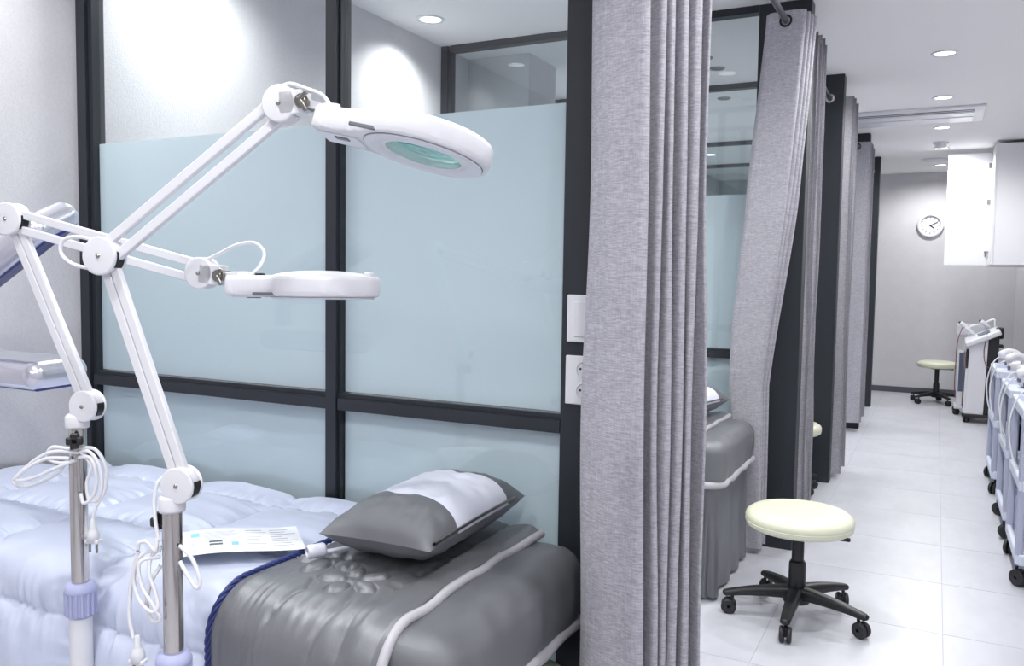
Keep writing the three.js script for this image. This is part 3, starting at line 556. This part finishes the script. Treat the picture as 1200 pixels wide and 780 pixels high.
// ---------------------------------------------------------------- stools
function makeStool(p, turn, h, label, Rr = 0.235) {
  const t = thing('round_stool', label, 'stool', p, turn, 'cream swivel stools');
  const seat = obj('seat', lathe([[0, h], [0.14, h - 0.001], [0.165, h - 0.006], [0.181, h - 0.017], [0.186, h - 0.03], [0.184, h - 0.041], [0.182, h - 0.044], [0.184, h - 0.047], [0.182, h - 0.058], [0.17, h - 0.066], [0, h - 0.068]].reverse(), 64), M.cream, t);
  obj('seam_piping', new THREE.TorusGeometry(0.1835, 0.0022, 8, 64).rotateX(Math.PI / 2).translate(0, h - 0.0445, 0), M.cream, seat);
  obj('seat_plate', [rb(0.14, 0.012, 0.14, 0.004, 0, h - 0.074, 0)], M.blackPlastic, t);
  obj('lever', [rodBetween([0.02, h - 0.082, 0], [0.145, h - 0.085, 0], 0.005), rb(0.035, 0.012, 0.016, 0.004, 0.155, h - 0.086, 0)], M.blackPlastic, t);
  obj('gas_column', [cyl(0.021, 0.021, 0.17, h - 0.08), lathe([[0.0, 0.21], [0.024, 0.21], [0.029, 0.2], [0.031, 0.07], [0, 0.07]].reverse(), 28)], M.blackPlastic, t);
  obj('hub', cyl(0.045, 0.036, 0.06, 0.115), M.blackPlastic, t);
  for (let k = 0; k < 5; k++) {
    const a = k * 1.25664;
    const g = sheet((u, v) => { const s = v * Math.PI * 2, x = lerp(0.03, Rr + 0.012, u), w = lerp(0.026, 0.017, u), hh = lerp(0.024, 0.011, u), cy = lerp(0.094, 0.074, u * u) ; return [x, cy + hh * Math.sign(Math.sin(s)) * Math.pow(Math.abs(Math.sin(s)), 0.7), w * Math.sign(Math.cos(s)) * Math.pow(Math.abs(Math.cos(s)), 0.7)]; }, 12, 20);
    const cap = new THREE.SphereGeometry(0.0165, 14, 10).scale(0.7, 0.66, 1.0).translate(Rr + 0.012, 0.074, 0);
    obj('leg', [g, cap].map((q) => q.rotateY(a - Math.PI / 2)), M.blackPlastic, t);
    castor(t, Rr * Math.sin(a) * 1, Rr * Math.cos(a), 0.066, a + hash(k, 3) * 2);
  }
  return t;
}
makeStool([-0.402, 0, -3.078], 0.0, 0.395, 'cream round swivel stool standing alone on the corridor floor');
makeStool([0.04, 0, -9.5], 0.5, 0.43, 'cream round swivel stool against the far end wall');
makeStool([-0.79, 0, -1.46], 0.3, 0.385, 'cream round stool tucked under the end of the nearest bed');
makeStool([-0.735, 0, -5.0], R(54), 0.4, 'cream stool barely showing beside the third dark post', 0.17);

// ---------------------------------------------------------------- far end: clock, cabinets
{
  const t = thing('wall_clock', 'round white wall clock on the far end wall', 'clock', [-0.09, 1.85, ZF]);
  obj('rim', lathe([[0.1, 0.004], [0.1, 0.03], [0.108, 0.038], [0.12, 0.038], [0.131, 0.028], [0.133, 0.0]].reverse(), 48).rotateX(Math.PI / 2), M.whitePlastic, t);
  obj('dial', lathe([[0, 0.012], [0.102, 0.012]].reverse(), 48).rotateX(Math.PI / 2), M.whitePaint, t);
  for (let k = 0; k < 12; k++) { const a = k * Math.PI / 6; obj('hour_mark', rb(0.006, 0.016, 0.002, 0.0008, 0, 0.083, 0.013).rotateZ(-a), M.offLamp, t); }
  obj('hour_hand', rb(0.009, 0.06, 0.003, 0.001, 0, 0.022, 0.015).rotateZ(-R(128)), M.blackPlastic, t);
  obj('minute_hand', rb(0.007, 0.085, 0.003, 0.001, 0, 0.033, 0.018).rotateZ(-R(62)), M.blackPlastic, t);
}
{
  const t = thing('wall_cabinet', 'white wall cabinet with closed door hung high on the right wall', 'cabinet', [0, 0, 0], 0, 'white wall cabinets');
  obj('body', rb(XR - 0.415, 1.02, 0.44, 0.003, (XR + 0.415) / 2, 1.89, -8.38), M.cabinet, t);
  const d = obj('door', rb(0.018, 1.016, 0.436, 0.003, 0.405, 1.89, -8.38), M.cabinet, t);
  obj('knob', cyl(0.008, 0.011, 0, 0.022, 0, 0, 16).rotateZ(Math.PI / 2).translate(0.396, 1.5, -8.54), M.steel, d);
  const u = thing('wall_cabinet', 'white wall cabinet with its door swung open near the end wall', 'cabinet', [0, 0, 0], 0, 'white wall cabinets');
  const x0 = 0.415, za = -8.602, zb = -9.05, y0 = 1.38, y1 = 2.4, w = 0.018;
  obj('body', [bx(x0, XR, y0, y0 + w, zb, za), bx(x0, XR, y1 - w, y1, zb, za), bx(x0, XR, y0, y1, zb, zb + w), bx(x0, XR, y0, y1, za - w, za), bx(XR - w, XR, y0, y1, zb, za)], M.cabinet, u);
  obj('shelf', bx(x0 + 0.01, XR - w, 1.88, 1.88 + w, zb + w, za - w), M.cabinet, u);
  const dd = obj('door', rb(0.365, 1.0, 0.018, 0.003, x0 - 0.185, 1.885, za - 0.012), M.cabinet, u);
  for (const y of [2.27, 1.95]) obj('hinge', [rb(0.03, 0.045, 0.012, 0.003, x0 - 0.03, y, za + 0.002)], M.steel, dd);
  obj('lock', [cyl(0.009, 0.012, 0, 0.02, 0, 0, 16).rotateX(Math.PI / 2).translate(x0 - 0.04, 1.5, za - 0.002), rb(0.012, 0.04, 0.008, 0.003, x0 - 0.04, 1.48, za + 0.018)], M.steel, dd);
}

// ---------------------------------------------------------------- treatment machines by the end wall
{
  const t = thing('treatment_machine', 'tall white machine with black side and sloping white top', 'machine', [0.38, 0, -8.42]);
  // side profile in (z, y), extruded in x
  const slab = (pts, d, z) => { const sh = new THREE.Shape(); pts.forEach(([x, y], i) => (i ? sh.lineTo(x, y) : sh.moveTo(x, y))); return new THREE.ExtrudeGeometry(sh, { depth: d, bevelEnabled: true, bevelThickness: 0.004, bevelSize: 0.004, bevelOffset: -0.004, bevelSegments: 2 }).translate(0, 0, z); };
  obj('front_panel', slab([[-0.115, 0.078], [0.028, 0.078], [0.042, 0.74], [-0.1, 0.675]], 0.03, 0.1), M.whitePlastic, t);
  obj('side_panel', slab([[0.03, 0.078], [0.115, 0.078], [0.125, 0.79], [0.044, 0.745]], 0.3, -0.17), M.blackPlastic, t);
  obj('cabinet_core', slab([[-0.13, 0.078], [0.028, 0.078], [0.04, 0.735], [-0.12, 0.66]], 0.26, -0.165), M.diffuser, t);
  obj('side_inset', rb(0.02, 0.17, 0.006, 0.002, -0.112, 0.56, 0.099), M.blackPlastic, t);
  obj('red_stripe', bx(-0.135, -0.13, 0.12, 0.62, -0.1, 0.08), M.red, t);
  const c = obj('console', rb(0.29, 0.045, 0.34, 0.014), M.whitePlastic, t); c.position.set(0.0, 0.755, 0.01); c.rotation.set(0.08, 0, 0.44);
  obj('display', rb(0.1, 0.006, 0.16, 0.002, 0.02, 0.0245, 0), M.screen, c);
  obj('handle_rail', tube([[-0.1, 0.74, -0.12], [-0.09, 0.83, -0.13], [0.0, 0.86, -0.13], [0.09, 0.9, -0.13], [0.1, 0.84, -0.12]], 0.01, 40, 8), M.whitePlastic, t);
  for (const [x, y] of [[-0.14, 0.84], [-0.1, 0.8], [0.02, 0.86]]) { const h = obj('handpiece', lathe([[0, 0.05], [0.016, 0.046], [0.02, 0.02], [0.014, -0.03], [0.012, -0.05], [0, -0.05]].reverse(), 16).rotateZ(0.9).translate(x, y, -0.06), M.whitePlastic, t); obj('tip', new THREE.SphereGeometry(0.012, 12, 8).translate(x - 0.04, y + 0.03, -0.06), M.blackPlastic, h); }
  obj('holder', [rb(0.06, 0.1, 0.12, 0.015, 0.13, 0.79, -0.02), rb(0.04, 0.03, 0.1, 0.01, 0.14, 0.68, 0.03)], M.blackPlastic, t);
  obj('cable', [tube([[-0.16, 0.83, 0], [-0.19, 0.72, 0.04], [-0.2, 0.5, 0.05], [-0.2, 0.3, 0.05], [-0.19, 0.2, 0.02]], 0.004, 40, 6), tube([[0.03, 0.8, 0.14], [0.01, 0.62, 0.15], [0.03, 0.52, 0.15], [0.08, 0.47, 0.14]], 0.004, 40, 6)], M.red, t);
  obj('base', rb(0.24, 0.03, 0.34, 0.008, 0.0, 0.062, -0.02), M.blackPlastic, t);
  for (const [x, z] of [[-0.1, 0.12], [0.1, 0.12], [-0.1, -0.16], [0.1, -0.16]]) castor(t, x, z, 0.055, 0.4, 0.024);
  const u = thing('treatment_machine', 'slim white machine with dark screen panel behind the sloping one', 'machine', [0.27, 0, -8.86]);
  obj('body', rb(0.13, 0.52, 0.24, 0.012, 0, 0.345, 0), M.whitePlastic, u);
  obj('front_inset', rb(0.05, 0.36, 0.006, 0.002, -0.03, 0.4, 0.121), M.screen, u);
  obj('head_unit', [rb(0.24, 0.11, 0.2, 0.02, 0.03, 0.79, -0.02), rb(0.05, 0.12, 0.05, 0.01, 0, 0.66, 0)], M.whitePlastic, u);
  obj('red_side', bx(0.066, 0.071, 0.2, 0.6, -0.1, 0.1), M.red, u);
  obj('base', rb(0.16, 0.03, 0.28, 0.008, 0, 0.072, 0), M.whitePlastic, u);
  for (const [x, z] of [[-0.06, 0.11], [0.06, 0.11], [-0.06, -0.11], [0.06, -0.11]]) castor(u, x, z, 0.06, 0.2, 0.028);
}

// ---------------------------------------------------------------- trolleys along the right wall
function trolley(zc, len, label) {
  const t = thing('trolley', label, 'trolley', [0.5, 0, zc], 0, 'lavender trolleys along the right wall');
  const hx = 0.165, hz = len / 2;
  for (const [y, nm] of [[0.11, 'bottom_shelf'], [0.405, 'middle_shelf'], [0.69, 'top_shelf']]) {
    const s = obj(nm, [bx(-hx, hx, y - 0.012, y, -hz, hz)], M.cartShelfLit, t);
    const lip = 0.045;
    obj('shelf_rim', [rb(0.022, lip, len, 0.008, -hx, y + 0.006, 0), rb(0.022, lip, len, 0.008, hx, y + 0.006, 0), rb(hx * 2, lip, 0.022, 0.008, 0, y + 0.006, -hz), rb(hx * 2, lip, 0.022, 0.008, 0, y + 0.006, hz)], M.cartShelfLit, s);
  }
  for (const sx of [-1, 1]) for (const sz of [-1, 1]) {
    obj('post', [rb(0.028, 0.62, 0.06, 0.01, sx * (hx - 0.004), 0.4, sz * (hz - 0.03))], M.cartPostShaded, t);
    castor(t, sx * (hx - 0.01), sz * (hz - 0.04), 0.1, 0.3 + hash(Math.round(zc * 7), sx + 2 * sz) * 2.5, 0.034);
  }
  return t;
}
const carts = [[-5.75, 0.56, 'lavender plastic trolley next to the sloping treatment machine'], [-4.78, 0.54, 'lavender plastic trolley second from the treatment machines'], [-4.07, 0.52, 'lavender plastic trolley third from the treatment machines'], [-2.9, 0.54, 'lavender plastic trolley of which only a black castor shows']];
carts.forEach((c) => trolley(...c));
['next to the sloping machine', 'second from the machines', 'third from the machines'].forEach((w, i) => {  // bins added to stand in for dark, unreadable shelf contents
  const t = thing('stand_in_bin', 'dark grey bin added in place of dark unclear contents, middle shelf of the trolley ' + w, 'bin', [0.5, 0.406, carts[i][0]], 0, 'added stand-in bins on the trolleys');
  obj('shell', [bx(-0.12, 0.12, 0, 0.012, -0.18, 0.18), bx(-0.12, -0.108, 0, 0.14, -0.18, 0.18), bx(0.108, 0.12, 0, 0.14, -0.18, 0.18), bx(-0.12, 0.12, 0, 0.14, -0.18, -0.168), bx(-0.12, 0.12, 0, 0.14, 0.168, 0.18)], M.base, t);
  obj('rim', [rb(0.26, 0.012, 0.014, 0.004, 0, 0.142, 0.18), rb(0.26, 0.012, 0.014, 0.004, 0, 0.142, -0.18), rb(0.014, 0.012, 0.36, 0.004, 0.123, 0.142, 0), rb(0.014, 0.012, 0.36, 0.004, -0.123, 0.142, 0)], M.offLamp, t);
});
// white treatment units standing on the trolley tops
function unit(x, z, k, label) {
  const t = thing('treatment_unit', label, 'treatment unit', [x, 0.691, z], 0.2 * k, 'white units on the trolleys');
  obj('housing', [rb(0.2, 0.07, 0.18, 0.03, 0, 0.036, 0, 5)], M.whitePlastic, t);
  const h = obj('nozzle', [tube([[-0.03, 0.06, 0.02], [-0.05, 0.1, 0.03], [-0.1, 0.115, 0.05], [-0.13, 0.1, 0.06]], 0.022, 30, 14), new THREE.SphereGeometry(0.024, 16, 12).translate(-0.13, 0.1, 0.06)], M.whitePlastic, t);
  obj('bottle', lathe([[0, 0.12], [0.012, 0.12], [0.014, 0.105], [0.03, 0.095], [0.032, 0.07], [0.032, 0.0], [0, 0]].reverse(), 20).translate(0.05, 0.04, -0.04), M.diffuser, t);
  obj('dial', [cyl(0.012, 0.012, 0, 0.01, 0, 0, 14).rotateZ(Math.PI / 2).translate(-0.1, 0.04, -0.03)], M.offLamp, t);
  obj('hose', tube([[-0.06, 0.09, 0.0], [-0.15, 0.07, -0.02], [-0.195, -0.05, -0.03], [-0.19, -0.2, 0.0], [-0.165, -0.28, 0.03]], 0.004, 50, 8), M.cord, t);
}
unit(0.5, -5.85, 0, 'white steam unit on the trolley next to the sloping machine');
unit(0.5, -5.55, 1, 'white steam unit nearer edge of the trolley next to the sloping machine');
unit(0.5, -4.9, 2, 'white steam unit on the second trolley from the machines');
unit(0.5, -4.62, 0, 'white steam unit at the near edge of the second trolley');
unit(0.5, -4.1, 1, 'white steam unit on the third trolley from the machines');

renderer.render(scene, camera);
